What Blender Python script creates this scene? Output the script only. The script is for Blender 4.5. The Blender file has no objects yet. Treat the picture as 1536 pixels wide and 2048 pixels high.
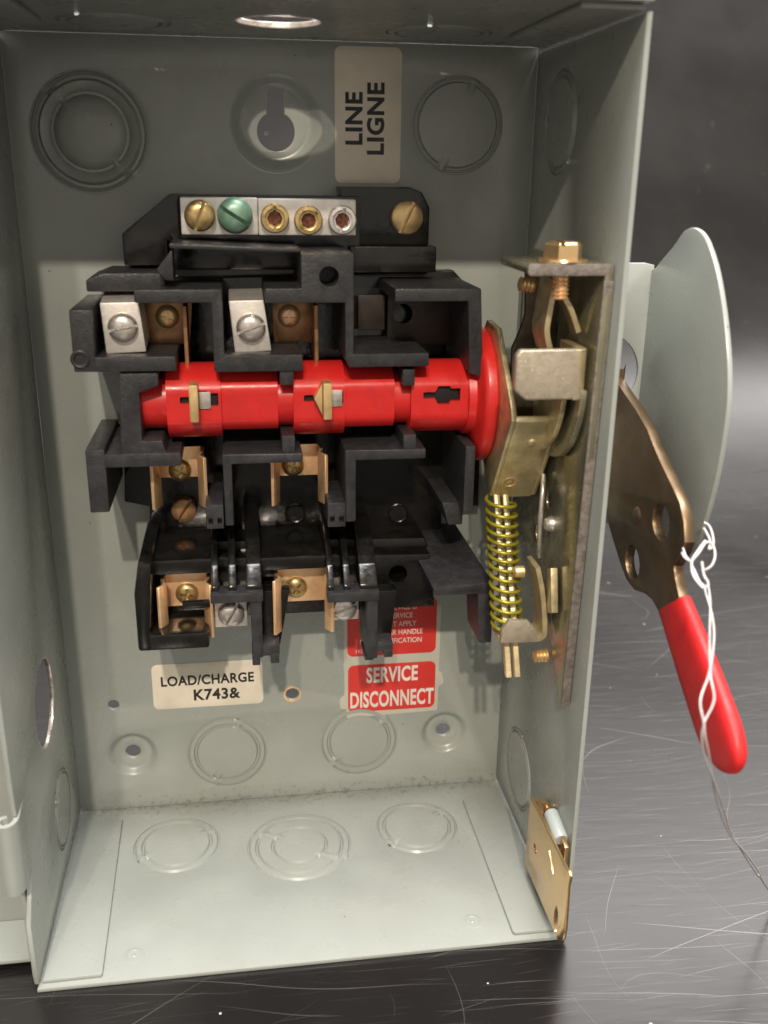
import bpy, bmesh, math, random
from mathutils import Vector, Matrix
random.seed(7)
S = 0.001                                    # everything below is written in millimetres

# ------------------------------------------------------------------ camera, world, lights, exposure
scene = bpy.context.scene
COL = scene.collection
cam_d = bpy.data.cameras.new('camera'); cam = bpy.data.objects.new('camera', cam_d); COL.objects.link(cam)
cam_d.sensor_fit = 'VERTICAL'; cam_d.sensor_height = 24.0; cam_d.lens = 24.0 * 1948.0 / 2048.0
cam_d.clip_start = 0.01; cam_d.clip_end = 50
pitch, yaw, roll = -0.334605, -0.150237, -0.013269
rot = Matrix.Rotation(yaw, 3, 'Z') @ Matrix.Rotation(pitch, 3, 'X') @ Matrix.Rotation(roll, 3, 'Y')
r_, f_, u_ = rot.col[0], rot.col[1], rot.col[2]
mw = Matrix((( r_.x, u_.x, -f_.x, 66.815*S), (r_.y, u_.y, -f_.y, -244.098*S), (r_.z, u_.z, -f_.z, 235.397*S), (0, 0, 0, 1)))
cam.matrix_world = mw
cam_d.dof.use_dof = True; cam_d.dof.focus_distance = 0.335; cam_d.dof.aperture_fstop = 9.0
scene.camera = cam

world = bpy.data.worlds.new('World'); scene.world = world; world.use_nodes = True
bg = world.node_tree.nodes['Background']
bg.inputs['Color'].default_value = (1.0, 0.91, 0.80, 1); bg.inputs['Strength'].default_value = 0.64

def area(name, loc, target, power, size, color, size_y=None):
    d = bpy.data.lights.new(name, 'AREA'); d.energy = power; d.color = color
    d.shape = 'RECTANGLE' if size_y else 'DISK'; d.size = size*S
    if size_y: d.size_y = size_y*S
    o = bpy.data.objects.new(name, d); COL.objects.link(o)
    o.location = Vector(loc)*S
    o.rotation_euler = (Vector(target)-Vector(loc)).to_track_quat('-Z', 'Y').to_euler()
    return o
area('ceiling_lamp_key', (-142, -2600, 2200), (82, 40, 140), 62.0, 80, (1.0, 0.87, 0.71))
area('ceiling_lamp_second', (-480, -2620, 2230), (82, 40, 140), 34.0, 85, (1.0, 0.87, 0.71))
area('ceiling_panel_above', (170, -260, 1350), (90, 0, 0), 34.0, 800, (1.0, 0.98, 0.96), 500)
area('ceiling_panel_behind', (700, 1750, 1500), (700, 1650, 0), 27.0, 2900, (1.0, 0.96, 0.95), 1250)
area('added_strip_behind', (1500, 1500, 1490), (1500, 1480, 0), 20.0, 2300, (1.0, 0.96, 0.95), 380)  # added strip lamp, brightens the reflected band on the curved sheet

scene.view_settings.view_transform = 'Standard'; scene.view_settings.look = 'None'
scene.view_settings.exposure = 0.0; scene.view_settings.gamma = 1.0
scene.view_settings.use_curve_mapping = False
scene.render.resolution_x = 768; scene.render.resolution_y = 1024
scene.render.engine = 'CYCLES'
scene.cycles.max_bounces = 8

# ------------------------------------------------------------------ materials
def mat(name, base, rough, metal=0.0, var=0.12, vscale=120.0, bump=0.0, bscale=800.0, rvar=0.1, spec=0.5,
        speck=None, scratch=0.0, coat=0.0, dust=None):
    m = bpy.data.materials.new(name); m.use_nodes = True
    nt = m.node_tree; N = nt.nodes; L = nt.links
    b = N['Principled BSDF']
    b.inputs['Metallic'].default_value = metal
    b.inputs['Specular IOR Level'].default_value = spec
    b.inputs['Coat Weight'].default_value = coat
    tc = N.new('ShaderNodeTexCoord')
    n1 = N.new('ShaderNodeTexNoise'); n1.inputs['Scale'].default_value = vscale; n1.inputs['Detail'].default_value = 6
    L.new(tc.outputs['Object'], n1.inputs['Vector'])
    mx = N.new('ShaderNodeMix'); mx.data_type = 'RGBA'
    lo = tuple(c*(1-var) for c in base)+(1,); hi = tuple(min(1, c*(1+var)) for c in base)+(1,)
    mx.inputs['A'].default_value = lo; mx.inputs['B'].default_value = hi
    rp = N.new('ShaderNodeMapRange'); rp.inputs['From Min'].default_value = .3; rp.inputs['From Max'].default_value = .7
    L.new(n1.outputs['Fac'], rp.inputs['Value']); L.new(rp.outputs['Result'], mx.inputs['Factor'])
    col = mx.outputs['Result']
    rr = N.new('ShaderNodeMapRange'); rr.inputs['To Min'].default_value = max(.02, rough-rvar); rr.inputs['To Max'].default_value = rough+rvar
    rr.inputs['From Min'].default_value = .25; rr.inputs['From Max'].default_value = .75
    n2 = N.new('ShaderNodeTexNoise'); n2.inputs['Scale'].default_value = vscale*2.7; n2.inputs['Detail'].default_value = 5
    L.new(tc.outputs['Object'], n2.inputs['Vector']); L.new(n2.outputs['Fac'], rr.inputs['Value'])
    L.new(rr.outputs['Result'], b.inputs['Roughness'])
    def layer(fac, colour):
        nonlocal col
        k = N.new('ShaderNodeMix'); k.data_type = 'RGBA'; k.inputs['B'].default_value = tuple(colour)+(1,)
        L.new(fac, k.inputs['Factor']); L.new(col, k.inputs['A']); col = k.outputs['Result']
    if dust:                                # soft blotches of dirt
        amount, dcol, dscale = dust
        n3 = N.new('ShaderNodeTexNoise'); n3.inputs['Scale'].default_value = dscale; n3.inputs['Detail'].default_value = 8; n3.inputs['Roughness'].default_value = .65
        L.new(tc.outputs['Object'], n3.inputs['Vector'])
        q = N.new('ShaderNodeMapRange'); q.inputs['From Min'].default_value = .52; q.inputs['From Max'].default_value = .78; q.inputs['To Max'].default_value = amount
        L.new(n3.outputs['Fac'], q.inputs['Value']); layer(q.outputs['Result'], dcol)
    if speck:                               # small spots with sharp edges
        thr, scol, sscale = speck
        v = N.new('ShaderNodeTexVoronoi'); v.inputs['Scale'].default_value = sscale; v.inputs['Randomness'].default_value = 1
        L.new(tc.outputs['Object'], v.inputs['Vector'])
        wn = N.new('ShaderNodeTexWhiteNoise'); wn.noise_dimensions = '3D'; L.new(v.outputs['Position'], wn.inputs['Vector'])
        mu = N.new('ShaderNodeMath'); mu.operation = 'MULTIPLY'; L.new(wn.outputs['Value'], mu.inputs[0]); L.new(wn.outputs['Value'], mu.inputs[1])
        m3 = N.new('ShaderNodeMath'); m3.operation = 'MULTIPLY'; m3.inputs[1].default_value = thr
        L.new(mu.outputs[0], m3.inputs[0])
        lt = N.new('ShaderNodeMath'); lt.operation = 'LESS_THAN'; L.new(v.outputs['Distance'], lt.inputs[0]); L.new(m3.outputs[0], lt.inputs[1])
        layer(lt.outputs[0], scol)
    if scratch:
        for a, sc in ((.4, 60), (1.9, 85)):
            mp = N.new('ShaderNodeMapping'); mp.inputs['Rotation'].default_value = (a*.7, a*1.3, a); mp.vector_type = 'TEXTURE'; mp.inputs['Scale'].default_value = (1, 4.5, 1)
            L.new(tc.outputs['Object'], mp.inputs['Vector'])
            nn = N.new('ShaderNodeTexNoise'); nn.inputs['Scale'].default_value = sc; nn.inputs['Detail'].default_value = 1
            L.new(mp.outputs['Vector'], nn.inputs['Vector'])
            s1 = N.new('ShaderNodeMath'); s1.operation = 'SUBTRACT'; s1.inputs[1].default_value = .5; L.new(nn.outputs['Fac'], s1.inputs[0])
            s2 = N.new('ShaderNodeMath'); s2.operation = 'ABSOLUTE'; L.new(s1.outputs[0], s2.inputs[0])
            s3 = N.new('ShaderNodeMath'); s3.operation = 'LESS_THAN'; s3.inputs[1].default_value = .0022; L.new(s2.outputs[0], s3.inputs[0])
            nm = N.new('ShaderNodeTexNoise'); nm.inputs['Scale'].default_value = 45; L.new(tc.outputs['Object'], nm.inputs['Vector'])
            gt = N.new('ShaderNodeMath'); gt.operation = 'GREATER_THAN'; gt.inputs[1].default_value = .58; L.new(nm.outputs['Fac'], gt.inputs[0])
            s4 = N.new('ShaderNodeMath'); s4.operation = 'MULTIPLY'; L.new(s3.outputs[0], s4.inputs[0]); L.new(gt.outputs[0], s4.inputs[1])
            s5 = N.new('ShaderNodeMath'); s5.operation = 'MULTIPLY'; s5.inputs[1].default_value = scratch; L.new(s4.outputs[0], s5.inputs[0])
            layer(s5.outputs[0], tuple(min(1, c*1.7+.05) for c in base))
    L.new(col, b.inputs['Base Color'])
    if bump:
        n4 = N.new('ShaderNodeTexNoise'); n4.inputs['Scale'].default_value = bscale; n4.inputs['Detail'].default_value = 3
        L.new(tc.outputs['Object'], n4.inputs['Vector'])
        bp = N.new('ShaderNodeBump'); bp.inputs['Strength'].default_value = bump; bp.inputs['Distance'].default_value = .0004
        L.new(n4.outputs['Fac'], bp.inputs['Height']); L.new(bp.outputs['Normal'], b.inputs['Normal'])
    return m

MAT = dict(
    enamel=mat('grey_enamel', (.305, .326, .302), .30, var=.05, vscale=40, bump=.10, bscale=420, rvar=.07, speck=(.05, (.10, .085, .07), 150), dust=(.22, (.22, .20, .16), 30)),
    raw=mat('bare_cut_steel', (.80, .72, .66), .35, 1, var=.25, vscale=300, rvar=.15),
    barrier=mat('grey_black_plastic', (.026, .026, .029), .40, var=.30, vscale=260, bump=.30, bscale=1300, rvar=.10, dust=(.22, (.10, .095, .09), 700)),
    base=mat('glossy_black_plastic', (.007, .0065, .006), .17, var=.4, vscale=150, bump=.10, bscale=500, rvar=.1, dust=(.10, (.07, .065, .06), 120), speck=(.07, (.12, .11, .10), 500)),
    recess=mat('corroded_socket', (.14, .05, .03), .4, .6, var=.6, vscale=900),
    third=mat('dark_terminal_bed', (.030, .022, .016), .42, .3, var=.4, vscale=160),
    cutedge=mat('sheared_steel_edge', (.19, .165, .145), .62, .25, var=.35, vscale=500, bump=.5, bscale=1500, dust=(.4, (.16, .09, .05), 120)),
    void=mat('dark_socket', (.006, .006, .006), .6),
    brownplate=mat('tarnished_plate_and_shaded_screw', (.34, .185, .09), .42, .6, var=.4, vscale=160, rvar=.12),
    red=mat('red_plastic', (.60, .020, .018), .33, var=.10, vscale=90, bump=.08, bscale=500, rvar=.12, dust=(.45, (.30, .012, .012), 110), speck=(.06, (.25, .10, .09), 600)),
    brass=mat('brass', (.78, .56, .27), .36, .72, var=.15, vscale=200, rvar=.1, dust=(.35, (.35, .22, .10), 150)),
    brassworn=mat('tarnished_brass', (.52, .38, .17), .36, .8, var=.4, vscale=420, rvar=.15, dust=(.5, (.22, .14, .06), 300)),
    copper=mat('copper_clip', (.88, .57, .32), .36, .65, var=.15, vscale=180, rvar=.1, dust=(.3, (.45, .25, .13), 140)),
    zinc=mat('yellow_zinc_steel', (.60, .50, .29), .40, .7, var=.22, vscale=240, bump=.12, bscale=1200, rvar=.12, dust=(.3, (.30, .22, .12), 260)),
    zincpale=mat('worn_pale_zinc_steel', (.46, .395, .30), .42, .6, var=.18, vscale=420, bump=.15, bscale=1600, rvar=.12, speck=(.16, (.85, .76, .6), 700), dust=(.3, (.30, .24, .17), 420)),
    plate=mat('dull_bracket_steel', (.34, .32, .22), .24, .72, var=.25, vscale=70, rvar=.10, dust=(.35, (.16, .12, .07), 60)),
    darkplate=mat('dark_bracket_steel', (.12, .10, .075), .45, .9, var=.3, vscale=150),
    alu=mat('aluminium_lug', (.74, .70, .65), .46, .75, var=.10, vscale=300, bump=.12, bscale=1400, rvar=.08, dust=(.25, (.42, .36, .30), 240)),
    steel=mat('plated_screw', (.66, .62, .58), .33, .8, var=.2, vscale=400, rvar=.12),
    green=mat('green_ground_screw', (.16, .29, .21), .42, .35, var=.25, vscale=300, dust=(.7, (.42, .46, .40), 260)),
    spring=mat('olive_yellow_spring', (.32, .275, .022), .35, .4, var=.2, vscale=300),
    bronze=mat('bronze_lever', (.19, .130, .078), .40, .85, var=.28, vscale=60, bump=.1, bscale=700, rvar=.1, dust=(.4, (.12, .08, .05), 70)),
    gold=mat('gold_plated_catch', (.80, .55, .28), .22, .9, var=.06, vscale=120, rvar=.05),
    grip=mat('red_vinyl_grip', (.58, .014, .016), .50, var=.08, vscale=70, bump=.12, bscale=400, rvar=.12, dust=(.5, (.20, .02, .02), 60), speck=(.06, (.3, .12, .1), 500)),
    paper=mat('cream_label', (.73, .66, .55), .45, var=.07, vscale=80, bump=.05, rvar=.05, dust=(.25, (.35, .30, .23), 90)),
    tape=mat('clear_edge_label', (.50, .48, .41), .45, var=.06, vscale=90, dust=(.2, (.35, .32, .26), 90)),
    redlabel=mat('red_label', (.62, .035, .028), .45, var=.06, vscale=90),
    ink=mat('black_ink', (.012, .010, .010), .5),
    whiteink=mat('white_print', (.72, .66, .60), .5),
    wire=mat('clear_white_wire', (.50, .48, .48), .22, var=.08, spec=.8),
    nylon=mat('white_nylon', (.36, .40, .39), .35, var=.05),
)

def table_material():
    m = bpy.data.materials.new('scratched_black_laminate'); m.use_nodes = True
    nt = m.node_tree; N = nt.nodes; L = nt.links; b = N['Principled BSDF']
    tc = N.new('ShaderNodeTexCoord')
    def math_(op, a, v=None):
        n = N.new('ShaderNodeMath'); n.operation = op
        for i, q in enumerate((a, v)):
            if q is None: continue
            if isinstance(q, (int, float)): n.inputs[i].default_value = q
            else: L.new(q, n.inputs[i])
        return n.outputs[0]
    def noise(scale, rotz=0, sx=1, sy=1, detail=2, off=0, dist=0):
        mp = N.new('ShaderNodeMapping'); mp.inputs['Rotation'].default_value = (0, 0, rotz); mp.vector_type = 'TEXTURE'; mp.inputs['Scale'].default_value = (1/sx, 1/sy, 1); mp.inputs['Location'].default_value = (off, off*.7, 0)
        L.new(tc.outputs['Object'], mp.inputs['Vector'])
        n = N.new('ShaderNodeTexNoise'); n.inputs['Scale'].default_value = scale; n.inputs['Detail'].default_value = detail; n.inputs['Distortion'].default_value = dist
        L.new(mp.outputs['Vector'], n.inputs['Vector']); return n.outputs['Fac']
    tot = None
    # scratches: families of nearly parallel hairlines, each row broken into random segments and gently curved
    for i, (pitch, rz, w, freq, thr, amp, bend) in enumerate([
            (.060, 1.20, .22, 9, .60, .85, .02), (.075, -1.05, .20, 8, .60, .75, .03), (.090, .30, .20, 7, .61, .70, .03), (.045, 1.62, .20, 11, .57, .75, .015),
            (.020, 1.50, .17, 14, .56, .55, .010), (.013, 1.72, .15, 18, .56, .45, .008), (.009, 1.44, .14, 22, .55, .40, .006), (.006, 1.58, .12, 30, .54, .34, .004),
            (.025, .85, .16, 16, .60, .45, .012), (.030, -.70, .16, 14, .60, .45, .015), (.0045, 1.65, .11, 40, .53, .28, .003), (.035, 2.3, .18, 12, .60, .55, .02),
            (.0035, 1.51, .10, 45, .53, .24, .002), (.016, .1, .14, 18, .61, .4, .01)]):
        mp = N.new('ShaderNodeMapping'); mp.vector_type = 'TEXTURE'; mp.inputs['Rotation'].default_value = (0, 0, rz); mp.inputs['Location'].default_value = (i*.37, i*.19, 0)
        L.new(tc.outputs['Object'], mp.inputs['Vector'])
        sp = N.new('ShaderNodeSeparateXYZ'); L.new(mp.outputs['Vector'], sp.inputs[0]); v, u = sp.outputs['X'], sp.outputs['Y']
        wb = noise(4+i*.6, 0, 1, 1, 1, i*2.3)
        t = math_('DIVIDE', math_('ADD', v, math_('MULTIPLY', wb, bend*6)), pitch)
        row = math_('FLOOR', t); fr = math_('FRACT', t)
        wn = N.new('ShaderNodeTexWhiteNoise'); wn.noise_dimensions = '1D'; L.new(math_('ADD', row, i*31.7), wn.inputs['W'])
        cen = math_('ADD', math_('MULTIPLY', wn.outputs['Value'], .7), .15)
        line = math_('LESS_THAN', math_('ABSOLUTE', math_('SUBTRACT', fr, cen)), w*.0005/pitch)
        cb = N.new('ShaderNodeCombineXYZ'); L.new(math_('MULTIPLY', row, 7.31), cb.inputs[0]); L.new(math_('MULTIPLY', u, freq), cb.inputs[1]); cb.inputs[2].default_value = i*3.1
        nz = N.new('ShaderNodeTexNoise'); nz.inputs['Scale'].default_value = 1; nz.inputs['Detail'].default_value = 1; L.new(cb.outputs[0], nz.inputs['Vector'])
        r = N.new('ShaderNodeMapRange'); r.inputs['From Min'].default_value = thr; r.inputs['From Max'].default_value = thr+.16; r.inputs['To Max'].default_value = amp
        L.new(nz.outputs['Fac'], r.inputs['Value'])
        q = math_('MULTIPLY', line, r.outputs['Result'])
        tot = q if tot is None else math_('MAXIMUM', tot, q)
    # wear belongs to the working area of the sheet, not to its far end
    sep = N.new('ShaderNodeSeparateXYZ'); L.new(tc.outputs['Object'], sep.inputs[0])
    wr = N.new('ShaderNodeMapRange'); wr.inputs['From Min'].default_value = .45; wr.inputs['From Max'].default_value = .70; wr.inputs['To Min'].default_value = 1; wr.inputs['To Max'].default_value = .05
    L.new(sep.outputs['Y'], wr.inputs['Value']); tot = math_('MULTIPLY', tot, wr.outputs['Result'])
    wx = N.new('ShaderNodeMapRange'); wx.inputs['From Min'].default_value = .10; wx.inputs['From Max'].default_value = .22; wx.inputs['To Min'].default_value = .35; wx.inputs['To Max'].default_value = 1
    L.new(sep.outputs['X'], wx.inputs['Value']); tot = math_('MULTIPLY', tot, wx.outputs['Result'])
    # dust grains
    for sc, th in ((120, .07), (45, .035)):
        v = N.new('ShaderNodeTexVoronoi'); v.inputs['Scale'].default_value = sc; L.new(tc.outputs['Object'], v.inputs['Vector'])
        wn = N.new('ShaderNodeTexWhiteNoise'); L.new(v.outputs['Position'], wn.inputs['Vector'])
        p = math_('POWER', wn.outputs['Value'], 5)
        tot = math_('MAXIMUM', tot, math_('LESS_THAN', v.outputs['Distance'], math_('MULTIPLY', p, th)))
    mx = N.new('ShaderNodeMix'); mx.data_type = 'RGBA'
    mx.inputs['A'].default_value = (.008, .0075, .0075, 1); mx.inputs['B'].default_value = (.55, .52, .50, 1)
    L.new(tot, mx.inputs['Factor'])
    haze = noise(7, .4, 1, .5, 8, 2); hr = N.new('ShaderNodeMapRange'); hr.inputs['From Min'].default_value = .4; hr.inputs['From Max'].default_value = .75; hr.inputs['To Max'].default_value = .035
    L.new(haze, hr.inputs['Value'])
    m2 = N.new('ShaderNodeMix'); m2.data_type = 'RGBA'; m2.inputs['B'].default_value = (.30, .28, .27, 1)
    L.new(hr.outputs['Result'], m2.inputs['Factor']); L.new(mx.outputs['Result'], m2.inputs['A'])
    L.new(m2.outputs['Result'], b.inputs['Base Color'])
    rg = N.new('ShaderNodeMapRange'); rg.inputs['From Min'].default_value = .3; rg.inputs['From Max'].default_value = .75; rg.inputs['To Min'].default_value = .20; rg.inputs['To Max'].default_value = .36
    L.new(haze, rg.inputs['Value'])
    L.new(math_('MAXIMUM', rg.outputs['Result'], math_('MULTIPLY', tot, .6)), b.inputs['Roughness'])
    b.inputs['Specular IOR Level'].default_value = .50
    fb = noise(260, 1.5, 1, .15, 3, 8)
    bp = N.new('ShaderNodeBump'); bp.inputs['Strength'].default_value = .12; bp.inputs['Distance'].default_value = .0005
    L.new(fb, bp.inputs['Height']); L.new(bp.outputs['Normal'], b.inputs['Normal'])
    return m
def enamel_extras():
    """slow ripple of pressed sheet, and brown grime specks lodged along the rear bottom seam"""
    m = MAT['enamel']; nt = m.node_tree; N = nt.nodes; L = nt.links; b = N['Principled BSDF']
    tc = [n for n in N if n.type == 'TEX_COORD'][0]; fine = [n for n in N if n.type == 'BUMP'][0]
    n = N.new('ShaderNodeTexNoise'); n.inputs['Scale'].default_value = 28; n.inputs['Detail'].default_value = 1; L.new(tc.outputs['Object'], n.inputs['Vector'])
    bp = N.new('ShaderNodeBump'); bp.inputs['Strength'].default_value = .16; bp.inputs['Distance'].default_value = .004
    L.new(n.outputs['Fac'], bp.inputs['Height']); L.new(bp.outputs['Normal'], fine.inputs['Normal'])
    sub = N.new('ShaderNodeVectorMath'); sub.operation = 'SUBTRACT'; sub.inputs[1].default_value = (0, .088, 0); L.new(tc.outputs['Object'], sub.inputs[0])
    sc = N.new('ShaderNodeVectorMath'); sc.operation = 'MULTIPLY'; sc.inputs[1].default_value = (0, 1, 1.4); L.new(sub.outputs[0], sc.inputs[0])
    ln = N.new('ShaderNodeVectorMath'); ln.operation = 'LENGTH'; L.new(sc.outputs[0], ln.inputs[0])
    r = N.new('ShaderNodeMapRange'); r.inputs['From Min'].default_value = .0; r.inputs['From Max'].default_value = .022; r.inputs['To Min'].default_value = .20; r.inputs['To Max'].default_value = 0; L.new(ln.outputs['Value'], r.inputs['Value'])
    g = N.new('ShaderNodeTexNoise'); g.inputs['Scale'].default_value = 420; g.inputs['Detail'].default_value = 9; g.inputs['Roughness'].default_value = .75; L.new(tc.outputs['Object'], g.inputs['Vector'])
    ad = N.new('ShaderNodeMath'); ad.operation = 'ADD'; L.new(g.outputs['Fac'], ad.inputs[0]); L.new(r.outputs['Result'], ad.inputs[1])
    th = N.new('ShaderNodeMapRange'); th.inputs['From Min'].default_value = .70; th.inputs['From Max'].default_value = .84; th.inputs['To Max'].default_value = .8; L.new(ad.outputs[0], th.inputs['Value'])
    mx = N.new('ShaderNodeMix'); mx.data_type = 'RGBA'; mx.inputs['B'].default_value = (.085, .065, .045, 1)
    old = b.inputs['Base Color'].links[0].from_socket
    L.new(th.outputs['Result'], mx.inputs['Factor']); L.new(old, mx.inputs['A']); L.new(mx.outputs['Result'], b.inputs['Base Color'])
enamel_extras()
MAT['table'] = table_material()

# ------------------------------------------------------------------ mesh helpers (millimetres in, metres out)
def finish(name, me, m, parent, smooth=35):
    if smooth:
        for p in me.polygons: p.use_smooth = True
        me.set_sharp_from_angle(angle=math.radians(smooth))
    me.materials.clear(); me.materials.append(MAT[m] if isinstance(m, str) else m)
    o = bpy.data.objects.new(name, me); COL.objects.link(o)
    if parent is not None: o.parent = parent
    return o
def from_bm(name, bm, m, parent, smooth=35, scale=True):
    bmesh.ops.remove_doubles(bm, verts=bm.verts, dist=1e-4 if scale else 1e-7)
    bmesh.ops.recalc_face_normals(bm, faces=bm.faces)
    if scale: bmesh.ops.scale(bm, vec=(S, S, S), verts=bm.verts)
    me = bpy.data.meshes.new(name); bm.to_mesh(me); bm.free()
    return finish(name, me, m, parent, smooth)
PL = {'Y': lambda u, v, w: (u, w, v), 'X': lambda u, v, w: (w, u, v), 'Z': lambda u, v, w: (u, v, w)}
def prism_into(bm, plane, pts, w0, w1, bevel=0.5, seg=2, shift=(0, 0)):
    """pts outline in the plane, w0 to w1 along the plane's normal; shift moves the far end"""
    t = bmesh.new(); f = PL[plane]
    a = [t.verts.new(f(u, v, w0)) for u, v in pts]; b = [t.verts.new(f(u+shift[0], v+shift[1], w1)) for u, v in pts]
    t.faces.new(a); t.faces.new(b[::-1]); n = len(pts)
    for i in range(n): t.faces.new((a[i], b[i], b[(i+1) % n], a[(i+1) % n]))
    bmesh.ops.recalc_face_normals(t, faces=t.faces)
    if bevel:
        bmesh.ops.bevel(t, geom=list(t.edges), offset=bevel, segments=seg, profile=.6, affect='EDGES', clamp_overlap=True)
    me = bpy.data.meshes.new('tmp'); t.to_mesh(me); t.free(); bm.from_mesh(me); bpy.data.meshes.remove(me)
def prism(name, plane, pts, w0, w1, m, parent, bevel=0.5, seg=2, shift=(0, 0), smooth=35):
    bm = bmesh.new(); prism_into(bm, plane, pts, w0, w1, bevel, seg, shift)
    return from_bm(name, bm, m, parent, smooth)
def box_pts(u0, u1, v0, v1): return [(u0, v0), (u1, v0), (u1, v1), (u0, v1)]
def box(name, x0, x1, y0, y1, z0, z1, m, parent, bevel=.4):
    return prism(name, 'Y', box_pts(x0, x1, z0, z1), y0, y1, m, parent, bevel)
def circle(cu, cv, r, n=40, a0=0, a1=2*math.pi, end=False):
    k = n if not end else n-1
    return [(cu+r*math.cos(a0+(a1-a0)*i/k), cv+r*math.sin(a0+(a1-a0)*i/k)) for i in range(n)]
def rrect(u0, u1, v0, v1, r, n=6):
    p = []
    for cu, cv, a in ((u1-r, v1-r, 0), (u0+r, v1-r, 90), (u0+r, v0+r, 180), (u1-r, v0+r, 270)):
        for i in range(n+1):
            t = math.radians(a+90*i/n); p.append((cu+r*math.cos(t), cv+r*math.sin(t)))
    return p
def curve_mesh(cu):
    o = bpy.data.objects.new('tmp', cu); COL.objects.link(o)
    dg = bpy.context.evaluated_depsgraph_get(); me = bpy.data.meshes.new_from_object(o.evaluated_get(dg))
    bpy.data.objects.remove(o); bpy.data.curves.remove(cu); return me
def plate(name, plane, outline, holes, w0, w1, m, parent, bevel=.3, smooth=35):
    """flat sheet with real holes and slightly rounded edges"""
    cu = bpy.data.curves.new('tmp', 'CURVE'); cu.dimensions = '2D'; cu.fill_mode = 'BOTH'
    t = abs(w1-w0); cu.extrude = max(.01, t/2-bevel); cu.bevel_depth = bevel; cu.bevel_resolution = 1; cu.offset = -bevel
    for ring in [outline]+list(holes):
        sp = cu.splines.new('POLY'); sp.points.add(len(ring)-1); sp.use_cyclic_u = True
        for p, (u, v) in zip(sp.points, ring): p.co = (u, v, 0, 1)
    me = curve_mesh(cu); bm = bmesh.new(); bm.from_mesh(me); bpy.data.meshes.remove(me)
    f = PL[plane]; c = (w0+w1)/2
    for v in bm.verts: v.co = f(v.co.x, v.co.y, v.co.z+c)
    return from_bm(name, bm, m, parent, smooth)
def lathe_into(bm, prof, origin, axis, n=48):
    """prof: (radius, height along axis)"""
    ax = Vector(axis).normalized(); q = Vector((0, 0, 1)).rotation_difference(ax); o = Vector(origin); rings = []
    for r, h in prof:
        if r < 1e-6: rings.append([bm.verts.new(o+ax*h)])
        else: rings.append([bm.verts.new(o+q @ Vector((r*math.cos(2*math.pi*i/n), r*math.sin(2*math.pi*i/n), h))) for i in range(n)])
    for A, B in zip(rings, rings[1:]):
        if len(A) == 1 and len(B) == 1: continue
        for i in range(n):
            j = (i+1) % n
            if len(A) == 1: bm.faces.new((A[0], B[i], B[j]))
            elif len(B) == 1: bm.faces.new((A[i], A[j], B[0]))
            else: bm.faces.new((A[i], A[j], B[j], B[i]))
def lathe(name, prof, origin, axis, m, parent, n=48, smooth=35):
    bm = bmesh.new(); lathe_into(bm, prof, origin, axis, n); return from_bm(name, bm, m, parent, smooth)
def tube(name, pts, r, m, parent, res=4, cyclic=False, smooth=60):
    cu = bpy.data.curves.new('tmp', 'CURVE'); cu.dimensions = '3D'; cu.bevel_depth = r; cu.bevel_resolution = res; cu.use_fill_caps = True
    sp = cu.splines.new('POLY'); sp.points.add(len(pts)-1); sp.use_cyclic_u = cyclic
    for p, c in zip(sp.points, pts): p.co = (*c, 1)
    me = curve_mesh(cu); bm = bmesh.new(); bm.from_mesh(me); bpy.data.meshes.remove(me)
    return from_bm(name, bm, m, parent, smooth)
def spline(ctrl, k=10):
    """Catmull-Rom through control points"""
    P = [Vector(c) for c in ctrl]; P = [P[0]*2-P[1]]+P+[P[-1]*2-P[-2]]; out = []
    for i in range(1, len(P)-2):
        for j in range(k):
            t = j/k; a, b, c, d = P[i-1:i+3]
            out.append(.5*((2*b)+(c-a)*t+(2*a-5*b+4*c-d)*t*t+(3*b-a-3*c+d)*t**3))
    out.append(P[-2]); return [tuple(p) for p in out]
def boolean_cut(o, cutters):
    """subtract bmesh cutters (mm) from a mesh object for good"""
    cs = []
    for bm in cutters:
        bmesh.ops.remove_doubles(bm, verts=bm.verts, dist=1e-5); bmesh.ops.recalc_face_normals(bm, faces=bm.faces)
        bmesh.ops.scale(bm, vec=(S, S, S), verts=bm.verts)
        me = bpy.data.meshes.new('cut'); bm.to_mesh(me); bm.free()
        c = bpy.data.objects.new('cut', me); COL.objects.link(c); cs.append(c)
        md = o.modifiers.new('b', 'BOOLEAN'); md.operation = 'DIFFERENCE'; md.object = c; md.solver = 'EXACT'
    dg = bpy.context.evaluated_depsgraph_get(); dg.update()
    me = bpy.data.meshes.new_from_object(o.evaluated_get(dg)); o.modifiers.clear()
    old = o.data; ms = list(old.materials); nm = old.name; o.data = me
    bpy.data.meshes.remove(old); me.name = nm; me.materials.clear()
    for k in ms: me.materials.append(k)
    for c in cs: d = c.data; bpy.data.objects.remove(c); bpy.data.meshes.remove(d)
    for p in me.polygons: p.use_smooth = True
    me.set_sharp_from_angle(angle=math.radians(35))
    return o

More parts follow.
